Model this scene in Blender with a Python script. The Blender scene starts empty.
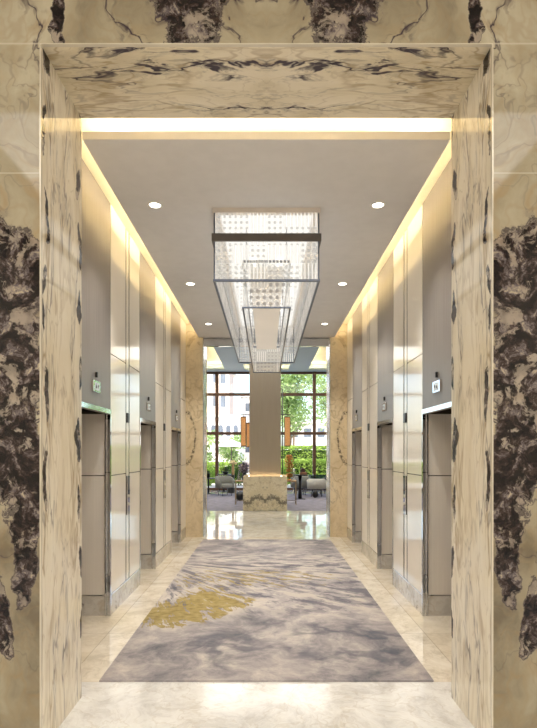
import bpy, bmesh, math, random
from mathutils import Vector, Matrix, noise as mnoise
random.seed(7)
scene = bpy.context.scene
COL = scene.collection
PI = math.pi
CH = 1.65           # camera height
F = 540.0           # focal length in pixels

# ------------------------------------------------------------------ node helpers
class NT:
    def __init__(s, name):
        s.m = bpy.data.materials.new(name); s.m.use_nodes = True
        s.t = s.m.node_tree; s.n = s.t.nodes; s.n.clear(); s.out = s.n.new('ShaderNodeOutputMaterial')
    def new(s, ty, **kw):
        x = s.n.new(ty)
        for k, v in kw.items(): setattr(x, k, v)
        return x
    def put(s, sock, v):
        if isinstance(v, bpy.types.NodeSocket): s.t.links.new(v, sock)
        elif isinstance(v, (tuple, list)):
            if sock.type == 'RGBA' and len(v) == 3: v = (*v, 1)
            sock.default_value = v
        else: sock.default_value = v
    def math(s, op, a, b=0.0, c=0.0, clamp=False):
        x = s.new('ShaderNodeMath', operation=op); x.use_clamp = clamp
        s.put(x.inputs[0], a); s.put(x.inputs[1], b)
        if len(x.inputs) > 2: s.put(x.inputs[2], c)
        return x.outputs[0]
    def add(s, a, b): return s.math('ADD', a, b)
    def sub(s, a, b): return s.math('SUBTRACT', a, b)
    def mul(s, a, b): return s.math('MULTIPLY', a, b)
    def smooth(s, v, a, b, lo=0.0, hi=1.0):
        x = s.new('ShaderNodeMapRange', interpolation_type='SMOOTHSTEP')
        s.put(x.inputs[0], v); s.put(x.inputs[1], a); s.put(x.inputs[2], b); s.put(x.inputs[3], lo); s.put(x.inputs[4], hi)
        return x.outputs[0]
    def comb(s, x, y, z=0.0):
        c = s.new('ShaderNodeCombineXYZ'); s.put(c.inputs[0], x); s.put(c.inputs[1], y); s.put(c.inputs[2], z); return c.outputs[0]
    def obj(s):
        return s.new('ShaderNodeTexCoord').outputs['Object']
    def sep(s, v):
        x = s.new('ShaderNodeSeparateXYZ'); s.put(x.inputs[0], v); return x.outputs
    def noise(s, v, scale, detail=4, rough=.5, dist=0.0, color=False):
        x = s.new('ShaderNodeTexNoise'); s.put(x.inputs['Vector'], v)
        x.inputs['Scale'].default_value = scale; x.inputs['Detail'].default_value = detail
        x.inputs['Roughness'].default_value = rough; x.inputs['Distortion'].default_value = dist
        return x.outputs['Color' if color else 'Fac']
    def vmath(s, op, a, b):
        x = s.new('ShaderNodeVectorMath', operation=op); s.put(x.inputs[0], a); s.put(x.inputs[1], b); return x.outputs[0]
    def vscale(s, a, k):
        x = s.new('ShaderNodeVectorMath', operation='SCALE'); s.put(x.inputs[0], a); s.put(x.inputs['Scale'], k); return x.outputs[0]
    def warp(s, v, scale, amt, detail=3):
        return s.vmath('ADD', v, s.vscale(s.vmath('SUBTRACT', s.noise(v, scale, detail, color=True), (.5, .5, .5)), amt))
    def ramp(s, f, stops):
        x = s.new('ShaderNodeValToRGB'); s.put(x.inputs[0], f); e = x.color_ramp.elements
        while len(e) < len(stops): e.new(.5)
        for i, (p, c) in enumerate(stops): e[i].position = p; e[i].color = (*c, 1)
        return x.outputs[0]
    def mix(s, f, a, b):
        x = s.new('ShaderNodeMix', data_type='RGBA'); s.put(x.inputs[0], f); s.put(x.inputs[6], a); s.put(x.inputs[7], b); return x.outputs[2]
    def vein(s, v, scale, width, detail=3, rough=.5, off=.5):
        return s.smooth(s.math('ABSOLUTE', s.sub(s.noise(v, scale, detail, rough), off)), 0.0, width, 1.0, 0.0)
    def principled(s, **kw):
        x = s.new('ShaderNodeBsdfPrincipled')
        for k, v in kw.items(): s.put(x.inputs[k.replace('_', ' ')], v)
        return x
    def finish(s, shader):
        s.t.links.new(shader.outputs[0] if hasattr(shader, 'outputs') else shader, s.out.inputs[0]); return s.m

def lin(r, g, b):
    f = lambda c: (c/255/12.92) if c/255 <= .04045 else ((c/255+.055)/1.055)**2.4
    return (f(r), f(g), f(b))

def plain(name, col, rough=.5, metal=0.0, var=.12, vs=8, coat=0.0, emit=None, es=0.0):
    n = NT(name); v = n.noise(n.obj(), vs, 4)
    c = n.mix(n.smooth(v, .3, .7), tuple(max(0, x*(1-var)) for x in col), tuple(min(1, x*(1+var)) for x in col))
    p = n.principled(Base_Color=c, Roughness=rough, Metallic=metal)
    p.inputs['Coat Weight'].default_value = coat
    if emit: p.inputs['Emission Color'].default_value = (*emit, 1); p.inputs['Emission Strength'].default_value = es
    return n.finish(p)

def emitter(name, col, st):
    n = NT(name); e = n.new('ShaderNodeEmission'); n.put(e.inputs[0], col); n.put(e.inputs[1], st); return n.finish(e)

def marble(name, plane, mirror_u=False, scale=(1, 1), seed=0.0, base=None, tan=.6, dark=.8, dw=.012, dscale=1.6,
           blotches=(), rough=.06, ping=None, cu=0.0, darkcol=None, bedge=1.0, refl=.5, band=None, arc=None):
    base = base or (lin(196, 180, 148), lin(226, 214, 188), lin(240, 231, 212))
    n = NT(name); x, y, z = n.sep(n.obj()); d = {'x': x, 'y': y, 'z': z}
    u, v = d[plane[0]], d[plane[1]]
    if mirror_u: u = n.math('ABSOLUTE', n.sub(u, cu))
    if ping:
        v = n.math('PINGPONG', n.sub(v, ping[0]), ping[1])
        v = n.add(v, ping[0])
    P0 = n.comb(u, v, seed)
    P = n.comb(n.mul(u, scale[0]), n.mul(v, scale[1]), seed)
    W = n.warp(P, 1.4, .75, 4)
    W2 = n.warp(W, 6, .10, 3)
    c = n.ramp(n.noise(W, 1.5, 6, .62), [(.3, base[0]), (.5, base[1]), (.72, base[2])])
    # crackle of pale/tan cells
    t1 = n.vein(W2, 2.3, .035, 2)
    t2 = n.vein(n.vmath('ADD', W2, (7.1, 3.3, 2)), 4.2, .028, 2)
    tm = n.smooth(n.noise(P, 1.1, 2), .38, .62)
    c = n.mix(n.mul(n.mul(t1, tan), n.add(.35, tm)), c, lin(160, 136, 98))
    c = n.mix(n.mul(t2, tan*.55), c, lin(150, 128, 96))
    # dark purple veins
    dc = darkcol or lin(62, 52, 62)
    dm = n.smooth(n.noise(n.vmath('ADD', P, (3, 9, 1)), 1.3, 3), .42, .62)
    v1 = n.vein(n.vmath('ADD', W2, (1.7, 5.3, 8)), dscale, dw, 4, .6)
    halo = n.vein(n.vmath('ADD', W2, (1.7, 5.3, 8)), dscale, dw*4.5, 4, .6)
    fl = n.smooth(n.noise(W2, 14, 3, .7), .46, .62)
    c = n.mix(n.mul(n.mul(n.mul(halo, dm), fl), dark*.75), c, dc)
    c = n.mix(n.mul(n.mul(v1, n.add(.25, dm)), dark), c, dc)
    if blotches:
        bm_ = None
        Pb = n.warp(P0, 2.2, .34, 5)
        bx, by, _ = n.sep(Pb)
        for (bu, bv, ru, rv) in blotches:
            e = n.sub(1.0, n.add(n.math('POWER', n.math('ABSOLUTE', n.math('DIVIDE', n.sub(bx, bu), ru)), 2.0),
                                 n.math('POWER', n.math('ABSOLUTE', n.math('DIVIDE', n.sub(by, bv), rv)), 2.0)))
            bm_ = e if bm_ is None else n.math('MAXIMUM', bm_, e)
        nn = n.noise(n.warp(P0, 3.0, .25, 4), 6.5, 8, .72)
        bm_ = n.add(bm_, n.mul(n.sub(nn, .5), 2.6*bedge))
        grey = n.smooth(bm_, -.25, .15); core = n.mul(n.smooth(bm_, .02, .16), n.smooth(n.noise(n.warp(P0, 4, .35, 4), 5.5, 7, .68), .60, .54))
        q = n.noise(n.warp(P0, 5, .3, 4), 9, 6, .7)
        gc = n.ramp(n.noise(P0, 12, 4), [(.35, lin(88, 78, 84)), (.6, lin(158, 146, 138))])
        kc = n.ramp(q, [(.38, lin(15, 12, 15)), (.47, lin(30, 25, 28)), (.53, lin(62, 50, 46)), (.58, lin(102, 94, 96)), (.66, lin(176, 163, 140))])
        c = n.mix(n.mul(grey, .6), c, gc); c = n.mix(core, c, kc)
        edge = n.mul(n.smooth(bm_, -.12, .0), n.smooth(bm_, .0, .14, 1, 0))
        c = n.mix(n.mul(edge, .8), c, lin(40, 34, 44))
    if name == 'front_marble':
        sm = n.math('MAXIMUM', n.smooth(n.math('ABSOLUTE', n.sub(v, 3.917)), .003, .006, 1, 0), n.smooth(n.math('ABSOLUTE', n.sub(v, 3.20)), .002, .005, 1, 0))
        c = n.mix(n.mul(n.mul(sm, n.math('GREATER_THAN', u, 1.26)), .5), c, lin(210, 202, 184))
    if arc:
        (au, av, ru, rv) = arc; Pa = n.warp(P0, 4, .10, 4); ax_, ay_, _ = n.sep(Pa)
        q = n.math('SQRT', n.add(n.math('POWER', n.math('ABSOLUTE', n.math('DIVIDE', n.sub(ax_, au), ru)), 2.0), n.math('POWER', n.math('ABSOLUTE', n.math('DIVIDE', n.sub(ay_, av), rv)), 2.0)))
        g = n.smooth(n.math('ABSOLUTE', n.sub(q, 1.0)), .05, .14, 1, 0)
        c = n.mix(n.mul(g, n.smooth(n.noise(P0, 14, 6, .75), .42, .58, 0, .85)), c, lin(70, 60, 54))
    if band:
        (zc, wd) = band; Pz = n.warp(P0, 3, .22, 4); bx, by, _ = n.sep(Pz)
        e = n.sub(1.0, n.math('DIVIDE', n.math('ABSOLUTE', n.sub(by, n.add(zc, n.mul(n.math('SINE', n.mul(bx, 9.0)), .06)))), wd))
        f = n.noise(n.warp(P0, 8, .1, 4), 16, 8, .8)
        c = n.mix(n.mul(n.smooth(n.add(e, n.mul(n.sub(f, .5), 4.0)), .35, .8), .85), c, n.ramp(f, [(.4, lin(60, 58, 58)), (.6, lin(120, 114, 104))]))
    p = n.principled(Base_Color=c, Roughness=rough); p.inputs['IOR'].default_value = 1.5
    p.inputs['Specular IOR Level'].default_value = refl
    return n.finish(p)

# ------------------------------------------------------------------ mesh helpers
class MB:
    def __init__(s): s.v = []; s.f = []; s.sm = []
    def addv(s, vs): i = len(s.v); s.v += [tuple(a) for a in vs]; return i
    def face(s, idx, smooth=False): s.f.append(tuple(idx)); s.sm.append(smooth)
    def quad(s, a, b, c, d): i = s.addv([a, b, c, d]); s.face((i, i+1, i+2, i+3)); return s
    def box(s, x0, x1, y0, y1, z0, z1, M=None, ch=0.0):
        if ch > 0:
            return s.prism([(x0+ch, y0), (x1-ch, y0), (x1, y0+ch), (x1, y1-ch), (x1-ch, y1), (x0+ch, y1), (x0, y1-ch), (x0, y0+ch)], z0, z1, M)
        vs = [Vector((x, y, z)) for z in (z0, z1) for x, y in ((x0, y0), (x1, y0), (x1, y1), (x0, y1))]
        if M: vs = [M @ v for v in vs]
        i = s.addv(vs)
        for q in ((0, 3, 2, 1), (4, 5, 6, 7), (0, 1, 5, 4), (1, 2, 6, 5), (2, 3, 7, 6), (3, 0, 4, 7)): s.face([i+k for k in q])
        return s
    def prism(s, poly, z0, z1, M=None):
        n = len(poly); vs = [Vector((x, y, z0)) for x, y in poly]+[Vector((x, y, z1)) for x, y in poly]
        if M: vs = [M @ v for v in vs]
        i = s.addv(vs); s.face([i+k for k in range(n)][::-1]); s.face([i+n+k for k in range(n)])
        for k in range(n): s.face((i+k, i+(k+1) % n, i+n+(k+1) % n, i+n+k))
        return s
    def lathe(s, prof, c=(0, 0, 0), n=20, M=None):
        rings = []
        for r, z in prof:
            vs = [Vector((c[0]+r*math.cos(2*PI*k/n), c[1]+r*math.sin(2*PI*k/n), c[2]+z)) for k in range(n)]
            if M: vs = [M @ v for v in vs]
            rings.append(s.addv(vs))
        for a, b in zip(rings, rings[1:]):
            for k in range(n): s.face((a+k, a+(k+1) % n, b+(k+1) % n, b+k), True)
        s.face([rings[0]+k for k in range(n)][::-1]); s.face([rings[-1]+k for k in range(n)])
        return s
    def tube(s, pts, r, n=8, r1=None):
        pts = [Vector(p) for p in pts]; rings = []
        for i, p in enumerate(pts):
            t = (pts[min(i+1, len(pts)-1)]-pts[max(i-1, 0)]).normalized()
            a = t.orthogonal().normalized(); b = t.cross(a)
            if abs(t.z) < .999: a = t.cross(Vector((0, 0, 1))).normalized(); b = t.cross(a)
            rr = r+(r1-r)*i/(len(pts)-1) if r1 is not None else r
            rings.append(s.addv([p+a*rr*math.cos(2*PI*k/n)+b*rr*math.sin(2*PI*k/n) for k in range(n)]))
        for a, b in zip(rings, rings[1:]):
            for k in range(n): s.face((a+k, a+(k+1) % n, b+(k+1) % n, b+k), True)
        s.face([rings[0]+k for k in range(n)][::-1]); s.face([rings[-1]+k for k in range(n)])
        return s
    def blob(s, c, r, n=14, m=8, amp=.12, seed=0):
        rows = []
        for j in range(m+1):
            th = PI*j/m; row = []
            for k in range(n):
                ph = 2*PI*k/n
                d = Vector((math.sin(th)*math.cos(ph), math.sin(th)*math.sin(ph), math.cos(th)))
                q = 1+amp*mnoise.noise(d*2.2+Vector((seed, seed*1.7, 0)))
                row.append((c[0]+r[0]*d.x*q, c[1]+r[1]*d.y*q, c[2]+r[2]*d.z*q))
            rows.append(s.addv(row))
        for a, b in zip(rows, rows[1:]):
            for k in range(n): s.face((a+k, b+k, b+(k+1) % n, a+(k+1) % n), True)
        return s
    def leaves(s, c, r, count, size, shell=.55):
        for _ in range(count):
            d = Vector((random.gauss(0, 1), random.gauss(0, 1), random.gauss(0, 1))).normalized()
            q = shell+(1-shell)*random.random()**.6
            p = Vector((c[0]+r[0]*d.x*q, c[1]+r[1]*d.y*q, c[2]+r[2]*d.z*q))
            s.leaf(p, size*random.uniform(.6, 1.3))
        return s
    def leaf(s, p, z):
        a = Vector((random.gauss(0, 1), random.gauss(0, 1), random.gauss(0, .6))).normalized()
        b = a.orthogonal().normalized(); b.rotate(Matrix.Rotation(random.uniform(0, 6.28), 3, a))
        i = s.addv([p-a*z, p+b*z*.42, p+a*z, p-b*z*.42]); s.face((i, i+1, i+2, i+3))
    def build(s, name, mat, parent=None, bevel=0.0, loc=None):
        me = bpy.data.meshes.new(name); me.from_pydata(s.v, [], s.f); me.update()
        me.polygons.foreach_set('use_smooth', s.sm)
        me.materials.append(mat)
        o = bpy.data.objects.new(name, me); COL.objects.link(o)
        if parent: o.parent = parent
        if loc: o.location = loc
        if bevel:
            b = o.modifiers.new('bevel', 'BEVEL'); b.width = bevel; b.segments = 2; b.limit_method = 'ANGLE'
        return o

def tag(o, label=None, cat=None, group=None, kind=None):
    if label: o['label'] = label
    if cat: o['category'] = cat
    if group: o['group'] = group
    if kind: o['kind'] = kind
    return o
def thing(name, label, cat, loc=(0, 0, 0), group=None, rz=0.0):
    o = bpy.data.objects.new(name, None); COL.objects.link(o); o.empty_display_size = .1
    o.location = loc; o.rotation_euler = (0, 0, rz)
    return tag(o, label, cat, group)
def struct(name, mb, mat, label, cat, parent=None, **k):
    o = mb.build(name, mat, parent, **k)
    if not parent: tag(o, label, cat, kind='structure')
    return o
def copy_tree(o, parent=None, loc=None, rz=None, label=None, group=None, sx=None):
    c = o.copy(); COL.objects.link(c)
    if parent: c.parent = parent
    if loc is not None: c.location = loc
    if rz is not None: c.rotation_euler = (0, 0, rz)
    if label: c['label'] = label
    if group: c['group'] = group
    for ch in [x for x in list(bpy.data.objects) if x.parent == o]: copy_tree(ch, c)
    return c

# ------------------------------------------------------------------ materials
CREAM = (lin(222, 212, 188), lin(240, 232, 214), lin(248, 243, 230))
m_front = marble('front_marble', 'xz', True, (1, .9), 3.0, base=(lin(116, 106, 88), lin(160, 150, 126), lin(190, 182, 160)), tan=.4, dark=.8, dw=.010, dscale=1.5,
                 blotches=[(1.42, 2.62, .20, .34), (1.42, 2.15, .17, .36), (1.40, 1.68, .15, .38), (1.31, 1.20, .07, .42), (1.17, 4.1, .04, .22), (.42, 4.22, .22, .30), (.10, 4.35, .16, .16), (1.46, .72, .06, .24)], bedge=1.0, refl=.35)  # base darker than the jambs, standing in for shade on this face
m_jamb = marble('jamb_marble', 'yz', False, (2.6, .55), 11.0, base=CREAM, tan=.5, dark=.5, dw=.016, dscale=1.1,
                blotches=[(3.62, .5+.42*k, .035, .13) for k in range(9)]+[(3.06, 1.5+.5*k, .025, .16) for k in range(6)], bedge=.9, refl=.38)
m_soffit = marble('soffit_marble', 'xy', True, (.85, 2.6), 5.0, base=(lin(206, 194, 166), lin(230, 220, 196), lin(242, 234, 216)), tan=.45, dark=1.0, dw=.022, dscale=1.35)
m_farmarble = marble('far_portal_marble', 'xz', True, (1.2, 1), 9.0, base=(lin(206, 188, 152), lin(224, 208, 176), lin(236, 223, 196)), tan=.32, dark=.25, dw=.008,
                     arc=(1.60, 1.95, .20, .50), rough=.12)
m_ped = marble('pedestal_marble', 'xz', True, (1.4, 1.6), 21.0, base=(lin(214, 204, 178), lin(228, 219, 196), lin(238, 231, 212)), tan=.4, dark=.5, dw=.01,
               band=(.30, .16), rough=.15)
def floor_mat(name, c0, c1, c2, joints=True, rough=.05):
    n = NT(name); o = n.obj(); x, y, z = n.sep(o)
    W = n.warp(o, 1.6, .8, 4)
    c = n.ramp(n.noise(W, 3.4, 10, .74), [(.36, c0), (.5, c1), (.64, c2)])
    c = n.mix(n.mul(n.vein(W, 3.2, .02, 5), .22), c, lin(168, 152, 128))
    c = n.mix(n.mul(n.vein(n.vmath('ADD', W, (5, 2, 3)), 6.5, .025, 5), .18), c, lin(180, 172, 160))
    if joints:
        ax = n.math('ABSOLUTE', x)
        j = n.smooth(n.math('ABSOLUTE', n.sub(ax, 1.45)), .002, .006, 1, 0)
        jy = n.smooth(n.math('ABSOLUTE', n.sub(n.math('FRACT', n.math('DIVIDE', n.sub(y, 3.89), 1.05)), .5)), .494, .4985, 0, 1)
        c = n.mix(n.mul(n.math('MAXIMUM', j, jy), .45), c, lin(128, 114, 94))
        band = n.smooth(ax, 1.449, 1.452)
        c = n.mix(n.mul(band, .25), c, lin(214, 196, 164))
    p = n.principled(Base_Color=c, Roughness=rough); p.inputs['Specular IOR Level'].default_value = .6
    return n.finish(p)
m_floor_near = floor_mat('pale_white_marble_floor', lin(204, 202, 200), lin(230, 229, 227), lin(242, 242, 240), False, .11)
m_floor = floor_mat('cream_marble_floor', lin(206, 196, 178), lin(228, 219, 203), lin(240, 233, 220))
m_floor_far = floor_mat('far_marble_floor', lin(206, 202, 192), lin(226, 222, 212), lin(238, 235, 228), False, .04)
m_ceil = plain('warm_grey_ceiling_paint', lin(228, 226, 226), .7, var=.02)
m_cove = plain('cove_cream_paint', lin(240, 226, 190), .6, var=.02)
m_plaster = plain('cream_plaster', lin(224, 214, 196), .7, var=.04, vs=2)
m_chrome = plain('polished_chrome', (.72, .74, .78), .06, 1.0, var=.04)
m_mirror = plain('mirror_steel', (.62, .63, .66), .04, 1.0, var=.03)
m_bronze = plain('dark_bronze_metal', lin(92, 80, 70), .25, .9, var=.05)
m_lining = plain('satin_steel_lining', (.50, .54, .60), .2, .9, var=.03)
m_line = plain('dark_metal_joint', lin(70, 62, 55), .4, .7, var=.05)
m_black = plain('black_satin', lin(22, 21, 22), .35, var=.2)
m_skirt = marble('grey_marble_skirting', 'xz', False, (1.5, 1.5), 31, base=(lin(176, 172, 166), lin(206, 202, 196), lin(226, 222, 216)), tan=.2, dark=.4, dw=.01, rough=.12)
m_skirt_s = marble('grey_marble_skirting_side', 'yz', False, (1.5, 1.5), 33, base=(lin(176, 170, 160), lin(202, 196, 184), lin(220, 214, 204)), tan=.2, dark=.4, dw=.01, rough=.12)

def panel_mat():
    n = NT('cream_glazed_wall_panel'); o = n.obj()
    c = n.ramp(n.noise(o, 1.2, 6, .6), [(.35, lin(244, 237, 224)), (.65, lin(250, 244, 233))])
    p = n.principled(Base_Color=c, Roughness=.08); p.inputs['Specular IOR Level'].default_value = .3
    return n.finish(p)
m_panel = panel_mat()
def brushed(name, c0, c1, metal=.65, rough=.36, horiz=False):
    n = NT(name); x, y, z = n.sep(n.obj())
    v = n.comb(n.mul(x, 90), n.mul(y, 90), n.mul(z, 1.2))
    f = n.noise(v, 1.0, 3)
    p = n.principled(Base_Color=n.ramp(f, [(.3, c0), (.7, c1)]), Roughness=rough, Metallic=metal)
    return n.finish(p)
m_header = brushed('brushed_taupe_steel', lin(128, 121, 116), lin(144, 137, 132), .45, .38)
m_doorst = brushed('brushed_elevator_steel', lin(150, 140, 126), lin(172, 162, 148), .8, .3)
m_reveal = brushed('woven_beige_reveal_panel', lin(230, 222, 212), lin(236, 228, 218), .0, .4)
m_column = brushed('taupe_column_panel', lin(166, 155, 140), lin(174, 163, 148), .0, .45)

def rug_mat():
    n = NT('abstract_wool_rug'); o = n.obj(); x, y, z = n.sep(o)
    W = n.warp(o, 1.1, .9, 4)
    c = n.ramp(n.noise(W, 1.6, 10, .72), [(.33, lin(104, 106, 114)), (.43, lin(142, 138, 142)), (.53, lin(174, 167, 167)), (.66, lin(210, 203, 194))])
    # fan of brush strokes round a point left of the rug
    dx = n.sub(x, -1.9); dy = n.sub(y, 8.3)
    r = n.math('SQRT', n.add(n.mul(dx, dx), n.mul(dy, dy)))
    a = n.math('ARCTAN2', dy, dx)
    fan = n.warp(n.comb(n.mul(r, 1.1), n.mul(a, 9.0), 0.0), .8, 1.1, 3)
    st = n.noise(fan, 1.9, 5, .62)
    zone = n.mul(n.smooth(y, 5.1, 6.0), n.smooth(y, 9.4, 8.3))
    c = n.mix(n.mul(n.smooth(st, .53, .58), n.mul(zone, .75)), c, lin(200, 192, 182))
    c = n.mix(n.mul(n.smooth(st, .47, .42), n.mul(zone, .7)), c, lin(94, 94, 108))
    # gold
    P = n.warp(o, 3.0, .30, 4); px, py, _ = n.sep(P)
    def ell(cx, cy, rx, ry, px=px, py=py):
        return n.sub(1.0, n.add(n.math('POWER', n.math('ABSOLUTE', n.math('DIVIDE', n.sub(px, cx), rx)), 2.0), n.math('POWER', n.math('ABSOLUTE', n.math('DIVIDE', n.sub(py, cy), ry)), 2.0)))
    gm = n.math('MAXIMUM', ell(-.95, 5.55, .50, .45), ell(-.62, 6.0, .40, .42))
    gm2 = n.math('MAXIMUM', n.mul(ell(-.2, 7.1, 1.15, .55), .5), n.mul(ell(-.75, 7.0, .35, .9), .35))
    hol = n.noise(fan, 4.2, 4, .6)
    g1 = n.smooth(n.add(gm, n.mul(n.sub(hol, .49), 6.0)), .0, .3)
    g2 = n.smooth(n.add(gm2, n.mul(n.sub(hol, .55), 5.0)), .1, .5)
    gold = n.ramp(n.noise(o, 14, 3), [(.3, lin(140, 122, 66)), (.7, lin(176, 158, 104))])
    c = n.mix(n.mul(g1, n.mul(n.smooth(gm, -.5, 0), .92)), c, gold)
    c = n.mix(n.mul(n.mul(g2, n.smooth(gm2, -.2, .15)), .85), c, gold)
    # inky blue veins near the front right
    Q = n.warp(o, 1.6, .7, 4)
    iv = n.vein(n.vmath('ADD', Q, (2.3, 1.1, 4)), 1.5, .085, 5)
    iz = n.math('MAXIMUM', ell(.72, 4.6, .6, .75), n.mul(ell(-.35, 4.5, .4, .5), .6))
    c = n.mix(n.mul(n.mul(iv, n.smooth(iz, -.2, .5)), .6), c, lin(74, 80, 98))
    c = n.mix(n.mul(n.smooth(n.noise(Q, 2.6, 5, .6), .56, .7), n.mul(n.smooth(y, 5.6, 4.8), .5)), c, lin(104, 106, 120))
    pile = n.noise(o, 160, 2)
    c = n.mix(n.mul(n.sub(pile, .3), .35), c, n.mix(.5, c, lin(90, 86, 90)))
    b = n.new('ShaderNodeBump'); b.inputs['Strength'].default_value = .25; b.inputs['Distance'].default_value = .004; n.put(b.inputs['Height'], pile)
    p = n.principled(Base_Color=c, Roughness=.95); n.put(p.inputs['Normal'], b.outputs[0]); p.inputs['Specular IOR Level'].default_value = .15
    return n.finish(p)
m_rug = rug_mat()

def etched(name, uax, dots_period=.052, zones=(), emis=.55, dotdark=False, u0=0.0, z0=0.0, base_alpha=.10):
    """clear crystal panel with engraved vertical flutes, dot lattices and fine horizontals"""
    n = NT(name); x, y, z = n.sep(n.obj()); u = {'x': x, 'y': y}[uax]
    fl = n.math('ABSOLUTE', n.sub(n.math('FRACT', n.math('DIVIDE', u, .034)), .5))
    flute = n.smooth(fl, .26, .18)
    hz = n.smooth(n.math('ABSOLUTE', n.sub(n.math('FRACT', n.math('DIVIDE', z, .085)), .5)), .46, .48)
    du = n.sub(n.math('FRACT', n.math('DIVIDE', n.sub(u, u0), dots_period)), .5)
    dz = n.sub(n.math('FRACT', n.math('DIVIDE', n.sub(z, z0), dots_period)), .5)
    rr = n.math('SQRT', n.add(n.mul(du, du), n.mul(dz, dz)))
    dot = n.smooth(rr, .30, .24)
    ring = n.math('MAXIMUM', dot, n.mul(n.smooth(n.math('ABSOLUTE', n.sub(rr, .46)), .07, .03), .7))
    blk = n.noise(n.comb(n.math('FLOOR', n.math('DIVIDE', u, .16)), n.math('FLOOR', n.math('DIVIDE', z, .17)), 3.3), 3.7, 0)
    isdot = n.math('GREATER_THAN', blk, .49)
    pat = n.math('MAXIMUM', n.add(n.mul(ring, isdot), n.mul(flute, n.sub(1.0, isdot))), n.mul(hz, .8))
    tr = n.new('ShaderNodeBsdfTransparent'); tr.inputs[0].default_value = (.97, .98, .98, 1)
    gl = n.new('ShaderNodeBsdfGlossy'); gl.inputs['Roughness'].default_value = .05; gl.inputs[0].default_value = (.95, .97, 1, 1)
    m1 = n.new('ShaderNodeMixShader'); m1.inputs[0].default_value = .07; n.t.links.new(tr.outputs[0], m1.inputs[1]); n.t.links.new(gl.outputs[0], m1.inputs[2])
    df = n.new('ShaderNodeBsdfTranslucent'); df.inputs[0].default_value = (.9, .9, .88, 1)
    d2 = n.new('ShaderNodeBsdfDiffuse'); d2.inputs[0].default_value = (.5, .5, .5, 1)
    em = n.new('ShaderNodeEmission'); em.inputs[0].default_value = (1, .97, .91, 1); em.inputs[1].default_value = emis  # engraving glows by itself, in place of light scattered in the crystal
    a1 = n.new('ShaderNodeAddShader'); n.t.links.new(df.outputs[0], a1.inputs[0]); n.t.links.new(em.outputs[0], a1.inputs[1])
    a2 = n.new('ShaderNodeMixShader'); a2.inputs[0].default_value = .35; n.t.links.new(a1.outputs[0], a2.inputs[1]); n.t.links.new(d2.outputs[0], a2.inputs[2])
    m2 = n.new('ShaderNodeMixShader'); n.put(m2.inputs[0], n.math('MAXIMUM', n.mul(pat, .62), base_alpha))
    n.t.links.new(m1.outputs[0], m2.inputs[1]); n.t.links.new(a2.outputs[0], m2.inputs[2])
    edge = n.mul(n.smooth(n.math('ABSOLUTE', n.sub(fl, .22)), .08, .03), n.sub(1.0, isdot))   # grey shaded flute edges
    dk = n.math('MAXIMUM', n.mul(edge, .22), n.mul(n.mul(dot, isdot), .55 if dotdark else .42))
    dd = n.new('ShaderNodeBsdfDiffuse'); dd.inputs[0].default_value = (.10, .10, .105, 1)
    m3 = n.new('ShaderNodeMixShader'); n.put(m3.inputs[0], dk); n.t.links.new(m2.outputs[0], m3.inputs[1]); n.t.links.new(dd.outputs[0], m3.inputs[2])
    return n.finish(m3)

def glass_mat(name, refl=.10, tint=(.95, .98, .98)):
    n = NT(name)
    tr = n.new('ShaderNodeBsdfTransparent'); tr.inputs[0].default_value = (*tint, 1)
    gl = n.new('ShaderNodeBsdfGlossy'); gl.inputs['Roughness'].default_value = .02
    m1 = n.new('ShaderNodeMixShader'); m1.inputs[0].default_value = refl
    n.t.links.new(tr.outputs[0], m1.inputs[1]); n.t.links.new(gl.outputs[0], m1.inputs[2]); return n.finish(m1)
m_glass = glass_mat('clear_window_glass', .05)
m_vase_glass = glass_mat('smoky_vase_glass', .25, (.75, .78, .78))

# ------------------------------------------------------------------ setting: dimensions
WX = 1.584; TOP = 4.18; HH = 2.09; CZ = 3.92; PX = 1.25; PZ = 3.913
DEP = .36  # recess depth
openings = [(4.52, 5.49), (7.71*1.0-.97+.0, 7.71)]  # replaced below
openings = [(4.52, 5.49), (6.74, 7.71), (8.95, 9.97)]
segs = [(3.65, 4.52), (5.49, 6.74), (7.71, 8.95), (9.97, 10.6)]

# floors
struct('floor', MB().box(-6, 6, -5, 3.89, -.2, 0), m_floor_near, 'pale polished marble floor in front of the rug', 'floor')
struct('floor', MB().box(-3, 3, 3.89, 10.6, -.2, 0), m_floor, 'cream polished marble floor lanes beside the rug', 'floor')
struct('floor', MB().box(-8, 8, 10.6, 15.4, -.2, 0), m_floor_far, 'white polished marble floor beyond the far marble portal', 'floor')
struct('floor', MB().box(-8, 8, 22.0, 24.1, -.2, 0), m_floor_far, 'white marble strip of floor along the lounge window', 'floor')
m_carpet = plain('lounge_grey_carpet', lin(128, 124, 134), .95, var=.18, vs=5)
struct('floor', MB().box(-8, 8, 15.4, 22.0, -.2, 0), m_carpet, 'grey carpeted lounge floor behind the column', 'floor')

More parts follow.
